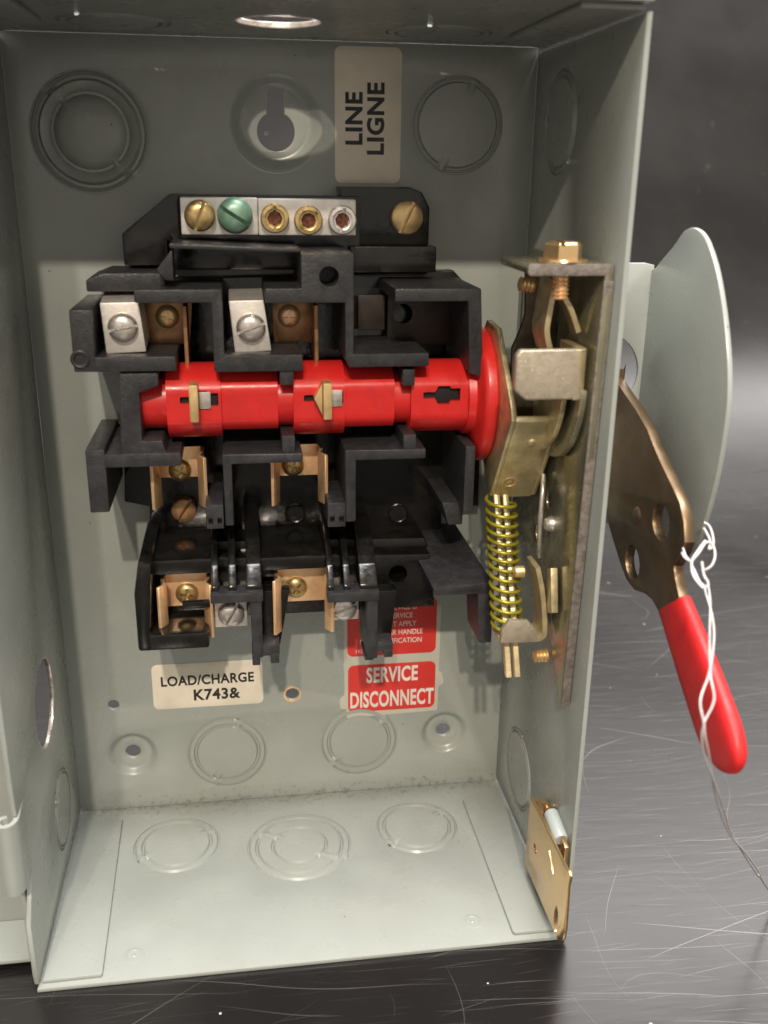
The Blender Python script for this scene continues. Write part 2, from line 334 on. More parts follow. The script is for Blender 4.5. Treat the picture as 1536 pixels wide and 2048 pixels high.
# screws: prototypes around the origin with the head facing -Y, copied by obj.copy()
PROTO = {}
def screw_proto(kind):
    if kind in PROTO: return PROTO[kind]
    bm = bmesh.new()
    if kind == 'slot': prof = [(0, 1.05), (.45, 1.03), (.8, .85), (.97, .5), (1, .1), (1, -.6), (0, -.6)]
    elif kind == 'flat': prof = [(0, .75), (.86, .75), (.97, .62), (1, .45), (1, -.6), (0, -.6)]
    elif kind == 'phillips': prof = [(0, .7), (.5, .66), (.85, .45), (1, .15), (1, -.5), (0, -.5)]
    else: prof = [(0, .75), (.62, .75), (.7, .85), (.92, .8), (1, .6), (1, -.6), (0, -.6)]
    prof = [(r*4, h*2.2) for r, h in prof]
    lathe_into(bm, prof, (0, 0, 0), (0, -1, 0), 32)
    o = from_bm('proto', bm, 'steel', None)
    cuts = []
    def cutbox(x, z, depth, top=-4):
        c = bmesh.new(); bmesh.ops.create_cube(c, size=1); bmesh.ops.scale(c, vec=(x, 6, z), verts=c.verts)
        bmesh.ops.translate(c, vec=(0, depth-3, 0), verts=c.verts); return c
    if kind in ('slot', 'flat'): cuts = [cutbox(.85, 12, -.35)]
    elif kind == 'phillips': cuts = [cutbox(.95, 4.6, -.1), cutbox(4.6, .95, -.1)]
    else:
        c = bmesh.new(); lathe_into(c, [(0, 0), (2.0, 0), (2.4, 5), (0, 5)], (0, 0, 0), (0, -1, 0), 8)
        cuts = [c, cutbox(.9, 6.6, .2)]
    boolean_cut(o, cuts)
    me = o.data; bpy.data.objects.remove(o); PROTO[kind] = me; return me
def screw(kind, loc, r, m, parent, rot=0, axis=(0, -1, 0), name='screw', label=None, depth=1.0):
    key = (kind, m)
    if key not in PROTO:
        me = screw_proto(kind).copy(); me.materials.clear(); me.materials.append(MAT[m]); PROTO[key] = me
    o = bpy.data.objects.new(name, PROTO[key]); COL.objects.link(o); o.parent = parent
    q = Vector((0, -1, 0)).rotation_difference(Vector(axis).normalized())
    s = r/4
    o.matrix_local = Matrix.Translation(Vector(loc)*S) @ q.to_matrix().to_4x4() @ Matrix.Rotation(math.radians(rot), 4, 'Y') @ Matrix.Diagonal((s, s*depth, s, 1))
    if label: o['label'] = label
    return o
def threaded_end(name, a, b, r, m, parent, pitch=1.1):
    a, b = Vector(a), Vector(b); L = (b-a).length; prof = [(0, 0), (r*.7, 0)]
    h = .4
    while h < L-.2: prof += [(r, h), (r*.8, h+pitch/2)]; h += pitch
    prof += [(r, L), (0, L)]
    return lathe(name, prof, a, b-a, m, parent, 20, 30)

def text_part(name, body, plane_y, x, z, h, m, parent, rot=0, xs=1.0, bold=.012, spacing=1.0):
    cu = bpy.data.curves.new('tmp', 'FONT'); cu.body = body; cu.size = 1.0; cu.offset = bold; cu.space_character = spacing
    cu.align_x = 'CENTER'; cu.align_y = 'CENTER'; cu.extrude = .002; cu.resolution_u = 4
    me = curve_mesh(cu); bm = bmesh.new(); bm.from_mesh(me); bpy.data.meshes.remove(me)
    a = math.radians(rot); k = h/.70
    for v in bm.verts:
        u, w = v.co.x*k*xs, v.co.y*k
        v.co = (x+u*math.cos(a)-w*math.sin(a), plane_y-v.co.z*k, z+u*math.sin(a)+w*math.cos(a))
    return from_bm(name, bm, m, parent, 0)

# ------------------------------------------------------------------ setting: black tabletop that curves up behind
def build_table():
    bm = bmesh.new(); prof = [(-900, 0), (-300, 0), (200, 0), (330, 0), (450, 0)]
    R = 420
    for i in range(0, 22):
        t = math.radians(54*i/21); prof.append((470+R*math.sin(t), R*(1-math.cos(t))))
    y, z = prof[-1]; prof.append((y+165*math.cos(t), z+165*math.sin(t))); prof.append((y+430*math.cos(t), z+430*math.sin(t)))
    xs = [-2200, -1000, 0, 400, 800, 1800, 3200]
    g = [[bm.verts.new((x, y, z-1.6)) for x in xs] for y, z in prof]
    for A, B in zip(g, g[1:]):
        for i in range(len(xs)-1): bm.faces.new((A[i], A[i+1], B[i+1], B[i]))
    return from_bm('tabletop', bm, 'table', None, 60)
table = build_table(); table['kind'] = 'structure'; table['label'] = 'scratched glossy black tabletop sheet curving up at the back'

# ------------------------------------------------------------------ the switch box
sw = bpy.data.objects.new('switch_box', None); COL.objects.link(sw); sw.empty_display_size = .02
sw['label'] = 'open grey steel disconnect switch box with red rotor, brass clips and red-gripped side handle'
sw['category'] = 'switch box'
W, H, D, T = 165.0, 274.0, 88.0, 1.5

def knockout(parent, origin, axis, R, grooves, dome=0.0, lift=.25, gw=1.0):
    """pressed concentric disc that fills a round hole of radius R"""
    prof = [(R+.05, -1.0), (R-.05, -.5), (R-.45, -.5), (R-1.0, lift)]
    for g in sorted(grooves, reverse=True):
        prof += [(g+.75*gw, lift), (g+.3*gw, -.6*gw), (g-.15*gw, -.6*gw), (g-.7*gw, lift+dome*.4)]
    last = min(grooves) if grooves else R
    prof += [(last*.7, lift+dome*.8), (last*.35, lift+dome), (0, lift+dome)]
    n = 96; t0 = random.uniform(0, 6.28); bm = bmesh.new()
    ax = Vector(axis).normalized(); q = Vector((0, 0, 1)).rotation_difference(ax); o = Vector(origin); rings = []
    for r, h in prof:
        if r < 1e-6: rings.append([bm.verts.new(o+ax*h)]); continue
        ring = []
        for i in range(n):
            th = 2*math.pi*i/n; hh = h
            for k, tie in enumerate((t0+r*.02, t0+math.pi+r*.02)):       # two small ties bridge every groove
                dth = abs((th-tie+math.pi) % (2*math.pi)-math.pi)
                if dth < .9/r and h < lift and h > -1.6: hh = lift+.12
            ring.append(bm.verts.new(o+q @ Vector((r*math.cos(th), r*math.sin(th), hh))))
        rings.append(ring)
    for A, C in zip(rings, rings[1:]):
        for i in range(n):
            j = (i+1) % n
            if len(C) == 1: bm.faces.new((A[i], A[j], C[0]))
            else: bm.faces.new((A[i], A[j], C[j], C[i]))
    return from_bm('knockout', bm, 'enamel', parent, 50)
def soft_dimple(name, parent, origin, axis, R, r1, depth, hole):
    """recessed boss: smooth slope from R down to r1, floor with a hole"""
    prof = []
    for i in range(9):
        t = i/8; s = t*t*(3-2*t); prof.append((R+(r1-R)*t, -depth*s))
    prof += [(r1*.9, -depth), (hole+.3, -depth), (hole, -depth-.25), (hole, -depth-1.5)]
    return lathe(name, prof, origin, axis, 'enamel', parent, 64, 50)

# back
KO_BACK = [(23.8, 246.2, 18.0, (15.8, 11.2), 2.0), (139.5, 250.3, 15.0, (13.4,), .35), (56.8, 22.0, 15.2, (12.0,), .3), (108.3, 23.0, 15.2, (12.0,), .3)]
DIMP = [(20.9, 23.8, 9.6), (142.6, 24.0, 9.6)]
SMALL = [(15.5, 45.9, 2.1), (82.4, 45.8, 2.6)]
holes = [circle(x, z, R, 64) for x, z, R, g, d in KO_BACK]+[circle(x, z, R, 64) for x, z, R in DIMP]+[circle(x, z, r, 24) for x, z, r in SMALL]+[circle(81, 250, 15, 64)]
back = plate('back_panel', 'Y', box_pts(0, W, 0, H), holes, D, D+T, 'enamel', sw, .12)
for x, z, R, g, d in KO_BACK: knockout(back, (x, D, z), (0, -1, 0), R, g, d, gw=1.7 if R > 17 else 1.1)
for x, z, R in DIMP: soft_dimple('mounting_dimple', back, (x, D, z), (0, -1, 0), R, 6.6, 2.2, 2.9)
# keyhole recess
prof = []
for i in range(11):
    t = i/10; s = t*t*(3-2*t); prof.append((15-4.6*t, -3.0*s))
lathe('keyhole_recess', prof, (81, D, 250), (0, -1, 0), 'enamel', back, 64, 60)
key = circle(81, 247.5, 6.0, 36, math.radians(118), math.radians(422), True)
key = key+[(83.9, 254), (83.5, 255.2), (83.6, 258)]+circle(81, 259, 2.6, 9, 0, math.pi, True)+[(78.4, 258), (78.5, 255.2), (78.1, 254)]
plate('keyhole_plate', 'Y', circle(81, 250, 10.45, 64), [key], D+3.0, D+4.4, 'enamel', back, .1)
lathe('hole_edge', [(2.65, -.1), (3.4, -.05), (3.4, .12), (2.65, .12), (2.6, -1.2)], (82.4, D, 45.8), (0, -1, 0), 'copper', back, 32)

# bottom with three knockouts and the folded side tabs
KO_BOT = [(37.6, 63.5, 15.6, (12.2,)), (82.4, 57.0, 19.0, (15.6, 9.8)), (127.4, 62.3, 15.4, (12.4,))]
bottom = plate('bottom_panel', 'Z', box_pts(-.8, W+.6, .2, D), [circle(x, y, R, 64) for x, y, R, g in KO_BOT], -1.5, 0, 'enamel', sw, .3)
for x, y, R, g in KO_BOT: knockout(bottom, (x, y, 0), (0, 0, 1), R, g, .15)
for x, y in ((27, 10), (137, 10.5)):
    lathe('weld_dimple', [(3.4, 0), (2.9, .12), (2.3, .15), (1.9, -.35), (.9, -.3), (.5, .25), (0, .3)], (x, y, 0), (0, 0, 1), 'enamel', bottom, 32, 50)
plate('folded_tab', 'Z', [(.6, 2.0), (18.0, 2.2), (18.2, 3.2), (16.4, 79), (1.0, 80.5)], [], .05, 1.4, 'enamel', bottom, .35)
plate('folded_tab', 'Z', [(W-.6, 2.2), (149.3, 2.4), (148.8, 3.2), (148.2, 74.6), (W-1.0, 82)], [], .05, 1.4, 'enamel', bottom, .35)
# top with open knockout hole
top = plate('top_panel', 'Z', box_pts(-.6, W+.4, -3, D), [circle(80.8, 52.5, 11.8, 48), circle(127.4, 62, 15.4, 64), circle(36, 62, 15.4, 64)], H, H+T, 'enamel', sw, .3)
for x in (127.4, 36): knockout(top, (x, 62, H), (0, 0, -1), 15.4, (12.4,), .15)
lathe('hole_edge', [(11.75, -1.6), (11.55, -1.4), (11.5, -.2), (11.75, .05)], (80.8, 52.5, H), (0, 0, -1), 'raw', top, 48)
plate('folded_tab', 'Z', [(W-.5, .5), (149.0, .6), (148.0, 60), (W-1, 80)], [], H-1.5, H-.1, 'enamel', top, .35)
plate('folded_tab', 'Z', [(.5, .5), (16.0, .6), (17.0, 60), (1, 80)], [], H-1.5, H-.1, 'enamel', top, .35)
# right side
KO_R = [(58.5, 25, 15.5, (14.0,)), (60.5, 250.4, 15.0, (13.0,))]
right = plate('right_panel', 'X', [(0, 1.6)]+[(D, 1.6), (D, H-1.7), (0, H-1.7)], [circle(y, z, R, 64) for y, z, R, g in KO_R], W, W+T, 'enamel', sw, .35)
for y, z, R, g in KO_R: knockout(right, (W, y, z), (-1, 0, 0), R, g, .1)
# left side: notched front edge at the hinge, one open knockout
left_out = [(0.5, 1.6), (-.4, 6), (-.6, 24.5), (5, 32), (8.5, 37), (9, 62), (0, 62.5), (-1, 72), (-1, H-1.7), (D, H-1.7), (D, 1.6)]
KO_L = [(57.5, 23.5, 14.0, (12.6,))]
left = plate('left_panel', 'X', left_out, [circle(49, 70.5, 14.8, 48), circle(57.5, 23.5, 14.0, 64)], -T, 0, 'enamel', sw, .35)
for y, z, R, g in KO_L: knockout(left, (0, y, z), (1, 0, 0), R, g, .1)
ring = []
for i in range(64):
    a = 2*math.pi*i/64; k = 14.6+random.uniform(-.25, .15); ring.append((49+k*math.cos(a), 70.5+k*math.sin(a)))
plate('hole_edge', 'X', circle(49, 70.5, 15.0, 64), [ring], -1.45, -.1, 'raw', left, .1)
# hinge
def rolled_sheet(name, path, z0, z1, t, m, parent):
    """sheet following a path in plan, t thick, standing from z0 to z1"""
    bm = bmesh.new(); q = spline([(x, y, 0) for x, y in path], 6); L_ = []
    for i, p in enumerate(q):
        d = (Vector(q[min(len(q)-1, i+1)])-Vector(q[max(0, i-1)])).normalized(); nx, ny = -d.y, d.x
        L_.append([bm.verts.new((p[0]+nx*k*t/2, p[1]+ny*k*t/2, z)) for k, z in ((-1, z0), (1, z0), (1, z1), (-1, z1))])
    for A, C in zip(L_, L_[1:]):
        for i in range(4): bm.faces.new((A[i], A[(i+1) % 4], C[(i+1) % 4], C[i]))
    bm.faces.new(L_[0]); bm.faces.new(L_[-1][::-1])
    bmesh.ops.recalc_face_normals(bm, faces=bm.faces)
    return from_bm(name, bm, m, parent, 40)
hin = rolled_sheet('hinge_leaf', [(-.7, 9.2), (-.5, 5), (-.2, 1.5), (-.4, -1.6), (-1.8, -3.6), (-3.8, -3.6), (-5.0, -1.9), (-4.6, .0), (-3.0, .8)], 38.5, 62, 1.4, 'enamel', sw)
lathe('hinge_pin', [(0, 0), (1.4, 0), (1.4, 21), (0, 21)], (-2.8, -1.4, 39), (0, 0, 1), 'enamel', hin, 20)
# door pan folded right back beside the box
door = plate('door', 'Y', box_pts(-168, -4.5, 1, 273), [], 28.5, 30, 'enamel', sw, .3)
box('door_flange', -168, -3.2, 10.5, 28.4, 1.0, 2.4, 'enamel', door, .4)
box('door_flange', -4.4, -3.0, 9, 28.4, 2.6, 36, 'enamel', door, .4)
box('door_flange', -4.4, -3.0, 9, 28.4, 68, 272, 'enamel', door, .4)
box('door_flange', -168, -3.2, 10.5, 28.4, 271.5, 273, 'enamel', door, .4)

# ------------------------------------------------------------------ labels
lab = plate('label', 'Y', rrect(99.6, 120.9, 232.3, 272.7, 2.2), [], D-.12, D-.02, 'paper', sw, .02); lab['label'] = 'cream label reading LINE LIGNE'
text_part('lettering', 'LINE', D-.16, 106.0, 251.6, 5.2, 'ink', lab, 90, 1.0, .034, 1.08)
text_part('lettering', 'LIGNE', D-.16, 113.0, 251.6, 5.2, 'ink', lab, 90, 1.0, .034, 1.08)
lab = plate('label', 'Y', rrect(30.2, 71.3, 42.8, 61.6, 2.2), [], D-.12, D-.02, 'paper', sw, .02); lab['label'] = 'cream label reading LOAD/CHARGE K743&'
text_part('lettering', 'LOAD/CHARGE', D-.16, 50.6, 54.2, 3.9, 'ink', lab, 0, .86, .030, 1.06)
text_part('lettering', 'K743&', D-.16, 53.6, 47.8, 4.4, 'ink', lab, 0, .95, .030, 1.06)
# torn-edged backing with two red panels
edge = []
def torn(a, b, n, amp):
    for i in range(n):
        t = i/n; edge.append((a[0]+(b[0]-a[0])*t+random.uniform(-amp, amp), a[1]+(b[1]-a[1])*t+random.uniform(-amp, amp)))
torn((102.2, 84), (102.4, 44), 22, .22); torn((102.4, 44), (100.8, 42.5), 3, .1); torn((100.8, 42.5), (101, 38), 5, .2)
torn((101, 38), (103.2, 37.6), 3, .1); torn((103.2, 37.6), (103.4, 33.6), 4, .15); torn((103.4, 33.6), (139.4, 34.6), 8, .05)
torn((139.4, 34.6), (139.6, 45), 6, .1); torn((139.6, 45), (141.4, 46.5), 3, .2); torn((141.4, 46.5), (141, 51), 4, .2); torn((141, 51), (139.6, 52), 3, .1); torn((139.6, 52), (139.6, 84), 8, .05)
lab = plate('label', 'Y', edge, [], D-.10, D-.02, 'tape', sw, .01); lab['label'] = 'torn label with two red panels, the lower reading SERVICE DISCONNECT'
plate('red_panel', 'Y', rrect(103.9, 138.2, 36.2, 56.6, 2.4), [], D-.17, D-.11, 'redlabel', lab, .01)
plate('red_panel', 'Y', rrect(103.6, 138.0, 60.4, 83.5, 2.4), [], D-.17, D-.11, 'redlabel', lab, .01)
text_part('lettering', 'SERVICE', D-.20, 121.1, 51.6, 6.2, 'whiteink', lab, 0, .60, .030, 1.06)
text_part('lettering', 'DISCONNECT', D-.20, 121.1, 41.0, 6.6, 'whiteink', lab, 0, .53, .030, 1.06)
for i, (t, x) in enumerate((('IF THIS DEVICE IS', 120.8), ('USED AS SERVICE', 119.2), ('EQUIPMENT APPLY', 119.6), ('LABEL NEAR HANDLE', 120.8), ('FOR IDENTIFICATION', 120.4))):
    text_part('lettering', t, D-.20, x, 80.2-3.5*i, 2.1, 'whiteink', lab, 0, .82, .008)
text_part('lettering', '192', D-.20, 108, 62.4, 1.5, 'whiteink', lab, 0, .9, .004)

# ------------------------------------------------------------------ the switch base: black moulding and grey barriers
base = bpy.data.objects.new('switch_base', None); COL.objects.link(base); base.parent = sw
def B(name, poly, y0, y1, m='barrier', bevel=.55, shift=(0, 0)): return prism(name, 'Y', poly, y0, y1, m, base, bevel, 2, shift)
# rear mouldings
B('rear_plate', [(27.8, 202.3), (138.2, 205.3), (148.0, 195.4), (150.5, 122.4), (136.9, 122.4), (136.9, 105.2), (33.5, 109.8), (34.6, 126.4), (26.3, 128.5), (29.6, 173.4)], 80, 87.6, 'base', .6)
B('corner_gusset', [(32.8, 217.0), (47.6, 228.7), (50.3, 228.7), (50.3, 214.8), (46.2, 214.8), (46.2, 207.6), (32.8, 207.6)], 72, 87.6, 'base', .7)
B('end_tower', [(99.7, 231.4), (122.2, 231.4), (126.3, 229.8), (128.8, 225.3), (128.8, 213.5), (103.1, 213.5)], 76, 87.6, 'base', .8)
B('end_tower', [(102.7, 213.5), (130.6, 213.5), (130.6, 205.4), (102.7, 205.4)], 72, 87.6, 'base', .6)
B('neutral_seat', [(47.5, 228.5), (106.1, 228.5), (106.1, 206.1), (47.5, 206.1)], 74, 87.6, 'base', .5)
# shelf below the neutral bar
B('front_rail', [(48.1, 215.8), (85.8, 214.3), (85.8, 213.1), (48.1, 214.3)], 50, 72)
B('barrier_wall', [(44.0, 208.3), (48.9, 214.2), (48.9, 205.3), (46.4, 205.3)], 50, 60)
B('barrier_wall', [(23.0, 204.7), (28.0, 206.6), (45.8, 206.6), (45.8, 201.3), (23.0, 201.3)], 58, 84)
# upper cells
lw = B('barrier_wall', [(19.3, 197.6), (25.5, 197.6), (25.5, 179.7), (19.3, 179.7)], 46, 84)
lathe('screw_boss', [(1.7, -2), (1.7, .6), (2.3, .75), (2.7, .5), (2.7, -1)], ([(21.3, 183.6)][0][0], 46, [(21.3, 183.6)][0][1]), (0, -1, 0), 'barrier', base, 24)
B('barrier_wall', [(24.8, 184.0), (48.4, 184.0), (48.4, 179.6), (40.8, 179.6), (24.8, 179.6)], 46.25, 84)
B('barrier_wall', [(37.7, 203.2), (62.5, 203.2), (62.5, 184.1), (85.6, 184.1), (85.6, 179.1), (64.2, 179.1), (59.4, 179.1), (59.4, 181.6), (59.4, 199.4), (37.7, 199.4)], 46, 84)
pil = B('barrier_wall', [(74.9, 203.5), (85.4, 203.5), (85.4, 213.5), (100.8, 213.5), (100.8, 205.9), (100.8, 184.2), (123.8, 184.2), (123.8, 180.1), (103.0, 180.1), (99.4, 180.1), (98.2, 183.0), (98.2, 199.3), (74.9, 199.3)], 45, 84)
hx, hz = [(93.5, 206.9)][0]
c = bmesh.new(); lathe_into(c, [(0, -1), (2.9, -1), (2.9, 14), (0, 14)], (hx, 44, hz), (0, 1, 0), 24)
boolean_cut(pil, [c])
B('barrier_wall', [(113.2, 203.2), (139.4, 203.2), (140.6, 184.7), (140.6, 176.1), (136.6, 177.8), (135.5, 199.4), (113.2, 199.4)], 46, 84)
for p in ([(78.7, 180.1), (82.8, 180.1), (82.8, 174.7), (78.7, 174.7)], [(116.1, 179.0), (119.9, 179.0), (119.9, 173.9), (116.1, 173.9)]): B('rotor_hook', p, 47, 62, bevel=.35)
# left bearing post
B('bearing_post', [(31.9, 179.1), (43.0, 179.1), (43.0, 175.3), (37.2, 173.3), (37.2, 158.7), (43.0, 158.7), (44.4, 153.8), (39.0, 152.2), (30.5, 152.2)], 46, 84)
# lower cells
B('barrier_wall', [(20.4, 156.6), (26.1, 156.6), (26.1, 136.8), (20.4, 136.8)], 45, 84)
B('barrier_wall', [(25.3, 155.0), (48.3, 155.0), (48.3, 150.8), (25.3, 150.8)], 45.25, 84)
B('barrier_wall', [(60.7, 153.9), (85.1, 153.9), (85.1, 150.9), (63.4, 150.9), (63.4, 131.0), (60.7, 131.0), (60.7, 153.9)], 45, 84)
B('barrier_wall', [(98.3, 154.2), (123.6, 154.2), (123.6, 151.0), (101.6, 151.0), (101.6, 130.8), (98.3, 130.8), (98.3, 154.2)], 45, 84)
B('barrier_wall', [(136.3, 153.5), (136.3, 154.7), (139.6, 154.7), (139.6, 132.5), (136.3, 132.5)], 45, 84)
B('barrier_wall', [(130.8, 133.7), (138.0, 133.7), (138.0, 125.8), (133.1, 125.8)], 52, 84)
for p in ([(78.8, 159.4), (82.8, 159.4), (82.8, 154.0), (78.8, 154.0)], [(116.4, 158.8), (120.4, 158.8), (120.4, 153.9), (116.4, 153.9)]): B('rotor_hook', p, 45, 62, bevel=.35)
for p in ([(54.8, 137.7), (60.3, 137.7), (60.3, 129.8), (54.8, 129.8)], [(92.7, 137.0), (98.5, 137.0), (98.5, 128.9), (92.7, 128.9)]):
    (x0, z0), (x1, z1) = p[3], p[1]
    k = B('clip_foot', box_pts(x0, x1, z0, z1), 46, 70, bevel=.35)
    cs = []
    for u in (.26, .76):
        q = bmesh.new(); bmesh.ops.create_cube(q, size=1); bmesh.ops.scale(q, vec=((x1-x0)*.26, 6, 2.0), verts=q.verts); bmesh.ops.translate(q, vec=(x0+(x1-x0)*u, 46, z0+2.6), verts=q.verts); cs.append(q)
    boolean_cut(k, cs)
# floor bosses
for px in ([(84.3, 122.3)][0], [(120.9, 120.9)][0]):
    lathe('floor_boss', [(3.7, 0), (3.7, .5), (3.3, .7), (2.9, .5), (2.9, .2), (0, .2)], (px[0], 80, px[1]), (0, -1, 0), 'base', base, 28)
# stepped lower moulding
B('lower_step', [(32.9, 117.8), (128.6, 115.5), (132.5, 105.2), (32.9, 109.9)], 68, 84, 'base', .5)
ls = B('lower_step', [(33.3, 114.9), (129.0, 112.6), (131.3, 92.9), (31.8, 92.9)], 60, 84, 'base', .6)
hx, hz = [(118.0, 105.8)][0]
c = bmesh.new(); lathe_into(c, [(0, -2), (3.2, -2), (3.2, 14), (0, 14)], (hx, 60, hz), (0, 1, 0), 24); boolean_cut(ls, [c])
# left fuse pocket
B('pocket_wall', [(31.7, 110.4), (33.7, 121.7), (37.6, 120.2), (35.8, 96.4), (35.8, 90.9), (31.7, 90.9)], 42, 80, 'base', 1.0)
B('pocket_wall', [(31.8, 96.1), (54.1, 96.1), (54.1, 90.5), (31.8, 90.5)], 42.3, 80, 'base', 1.0)
B('pocket_wall', [(33.6, 118.3), (56.7, 118.3), (56.7, 113.3), (33.6, 113.3)], 50, 80, 'base', .7)
B('pocket_wall', [(67.9, 117.8), (92.4, 117.8), (92.4, 113.2), (67.9, 113.2)], 50, 80, 'base', .7)
B('pocket_wall', [(46.0, 105.3), (54.7, 105.3), (54.7, 103.0), (46.0, 103.0)], 46, 48, 'base', .4)
# ribbed dividers between the pockets: three curved ribs, a front bar, a column with two toes
def divider(xr, zb, xcol, ybar=41):
    """xr: rib x ranges; zb: top of the front bar; xcol: column x range"""
    for a, b in xr:
        prof = [(80, zb+19), (66, zb+17), (56, zb+13), (48, zb+7), (43, zb+1.5), (43, zb-3), (80, zb-3)]
        prism('divider_rib', 'X', prof, a, b, 'base', base, .5)
    B('divider_bar', box_pts(xr[0][0]-.3, xr[-1][1]+.3, zb-3.2, zb+.2), ybar, 48, 'barrier', .5)
D1 = [(55.4, 110.1), (57.7, 110.1), (60.8, 110.1), (63.3, 110.1), (66.5, 110.1), (71.3, 110.1)]
divider([(D1[0][0], D1[1][0]), (D1[2][0], D1[3][0]), (D1[4][0], D1[5][0])], D1[0][1]-.5, None)
D2 = [(92.4, 108.5), (94.5, 108.5), (97.6, 108.5), (99.8, 108.5), (102.8, 108.5), (108.6, 108.5)]
divider([(D2[0][0], D2[1][0]), (D2[2][0], D2[3][0]), (D2[4][0], D2[5][0])], D2[0][1]-.5, None)
B('divider_column', [(67.6, 106.7), (71.1, 106.7), (71.1, 86.1), (67.6, 86.1)], 42, 62, 'barrier', .5)
B('divider_web', [(71.1, 106.2), (80.5, 106.2), (76.9, 86.1), (71.1, 86.1)], 50, 56, 'base', .5)
B('divider_column', [(105.0, 104.7), (108.6, 104.7), (108.6, 83.4), (105.0, 83.4)], 42, 62, 'barrier', .5)
B('divider_web', [(109.1, 104.2), (116.1, 104.2), (114.1, 83.9), (109.1, 83.9)], 50, 56, 'base', .5)
for p in ([(67.5, 86.5), (70.1, 86.5), (70.1, 83.2), (67.5, 83.2)], [(73.5, 87.2), (76.3, 87.2), (76.3, 83.6), (73.5, 83.6)], [(104.4, 84.1), (107.4, 84.1), (107.4, 82.7), (104.4, 82.7)], [(110.8, 86.3), (113.8, 86.3), (113.8, 83.4), (110.8, 83.4)]):
    B('divider_toe', p, 42.3, 54, 'barrier', .4)
B('divider_toe', [(70.7, 90.4), (76.5, 90.4), (76.5, 86.4), (70.7, 86.4)], 42.5, 54, 'barrier', .4)
B('divider_toe', [(108.4, 88.6), (113.9, 88.6), (113.9, 85.5), (108.4, 85.5)], 42.5, 54, 'barrier', .4)
# right outer leg: sloping shelf, lip, long leg
B('outer_leg', [(126.6, 107.9), (146.7, 109.1), (146.7, 105.1), (141.9, 105.1), (141.9, 105.1), (127.7, 105.1)], 42, 84, 'barrier', .6, shift=(-4, 6))
B('outer_leg', [(141.7, 105.8), (147.3, 105.8), (147.3, 86.7), (143.0, 86.7)], 42.25, 60, 'barrier', .6)

# ------------------------------------------------------------------ terminals
nb = prism('neutral_bar', 'Y', [(51.0, 227.9), (74.0, 227.9), (74.0, 217.2), (51.0, 217.2)], 66, 76, 'alu', sw, .4)
prism('bar_segment', 'Y', [(74.1, 227.7), (103.7, 227.7), (103.7, 217.2), (74.1, 217.2)], 65, 76, 'alu', nb, .4)
def at66(p): return (p[0][0], 63.9, p[0][1])
screw('slot', at66([(56.7, 222.8)]), 4.6, 'brassworn', nb, 20, label='brass slotted screw')
screw('slot', at66([(67.1, 222.9)]), 5.3, 'green', nb, -58, label='green slotted ground screw', depth=1.3)
screw('hex', at66([(78.9, 222.2)]), 4.3, 'brassworn', nb, 0)
screw('hex', at66([(89.0, 221.7)]), 4.3, 'brassworn', nb, 48)
screw('hex', at66([(99.3, 221.8)]), 4.3, 'steel', nb, 10)
for p_ in ([(78.9, 222.3)], [(89.0, 221.7)], [(99.2, 221.8)]):
    lathe('screw_recess', [(0, .12), (2.05, .12), (2.3, -.1), (2.3, -.6)], (p_[0][0], 63.9, p_[0][1]), (0, -1, 0), 'recess', nb, 8)
screw('flat', (lambda p: (p[0], 76, p[1]))([(121.1, 222.2)][0]), 5.2, 'brass', base, 25, name='mounting_screw', depth=1.4)
screw('flat', (lambda p: (p[0], 79, p[1]))([(46.2, 125.5)][0]), 4.3, 'brownplate', base, 35, name='mounting_screw', depth=1.3)  # darker brown metal paints in the barrier's shade on this screw

def lug(poly, y0, y1, sc, r, rot, kind='slot', tilt=(0, 0)):
    o = prism('terminal_lug', 'Y', poly, y0, y1, 'alu', sw, .5, shift=tilt)
    screw(kind, (sc[0], y0-.2, sc[1]), r, 'steel', o, rot, depth=1.1); return o
lug([(27.2, 198.8), (38.3, 199.0), (39.6, 184.4), (28.0, 183.9)], 52, 66, [(33.4, 191.7)][0], 4.4, 80, tilt=(0, 2))
lug([(64.3, 199.2), (74.6, 199.4), (76.6, 184.2), (65.6, 183.7)], 52, 66, [(70.6, 191.3)][0], 4.4, 70, tilt=(0, 2))
lug([(55.8, 104.1), (66.5, 104.1), (66.5, 93.9), (55.8, 93.9)], 50, 60, [(61.2, 99.0)][0], 4.3, 30)
lug([(93.0, 103.2), (103.3, 103.2), (103.3, 94.3), (93.0, 94.3)], 50, 60, [(98.2, 99.1)][0], 4.3, 70)

def contact_plate(poly, y, sc, m, sm, rot):
    o = prism('contact_plate', 'Y', poly, y, y+1.6, m, sw, .3)
    if sc: screw('phillips', (sc[0], y-.2, sc[1]), 3.6, sm, o, rot)
    return o
cp = contact_plate([(36.6, 197.7), (53.1, 197.7), (51.6, 183.6), (45.4, 183.6), (43.8, 183.6), (36.6, 183.6)], 70, [(45.1, 192.3)][0], 'brownplate', 'brass', 20)
prism('jaw', 'X', [(58, 178.5), (72, 178.5), (72, 197), (58, 197)], [(50.4, 192.0)][0][0], [(50.4, 192.0)][0][0]+1.2, 'brownplate', cp, .3)
cp = contact_plate([(77.7, 197.5), (91.9, 197.5), (91.9, 183.2), (85.7, 184.5), (84.1, 183.2), (77.7, 183.2)], 70, [(83.0, 192.2)][0], 'brownplate', 'copper', 0)
prism('jaw', 'X', [(58, 178.5), (72, 178.5), (72, 197), (58, 197)], [(90.1, 191.7)][0][0], [(90.1, 191.7)][0][0]+1.2, 'brownplate', cp, .3)
cp = contact_plate([(105.6, 198.1), (114.4, 198.1), (114.4, 186.9), (105.6, 186.9)], 74, None, 'third', 'brass', 0)
cp = contact_plate([(115.3, 198.1), (141.2, 198.1), (141.2, 181.7), (115.3, 181.7)], 74, None, 'third', 'brass', 0)
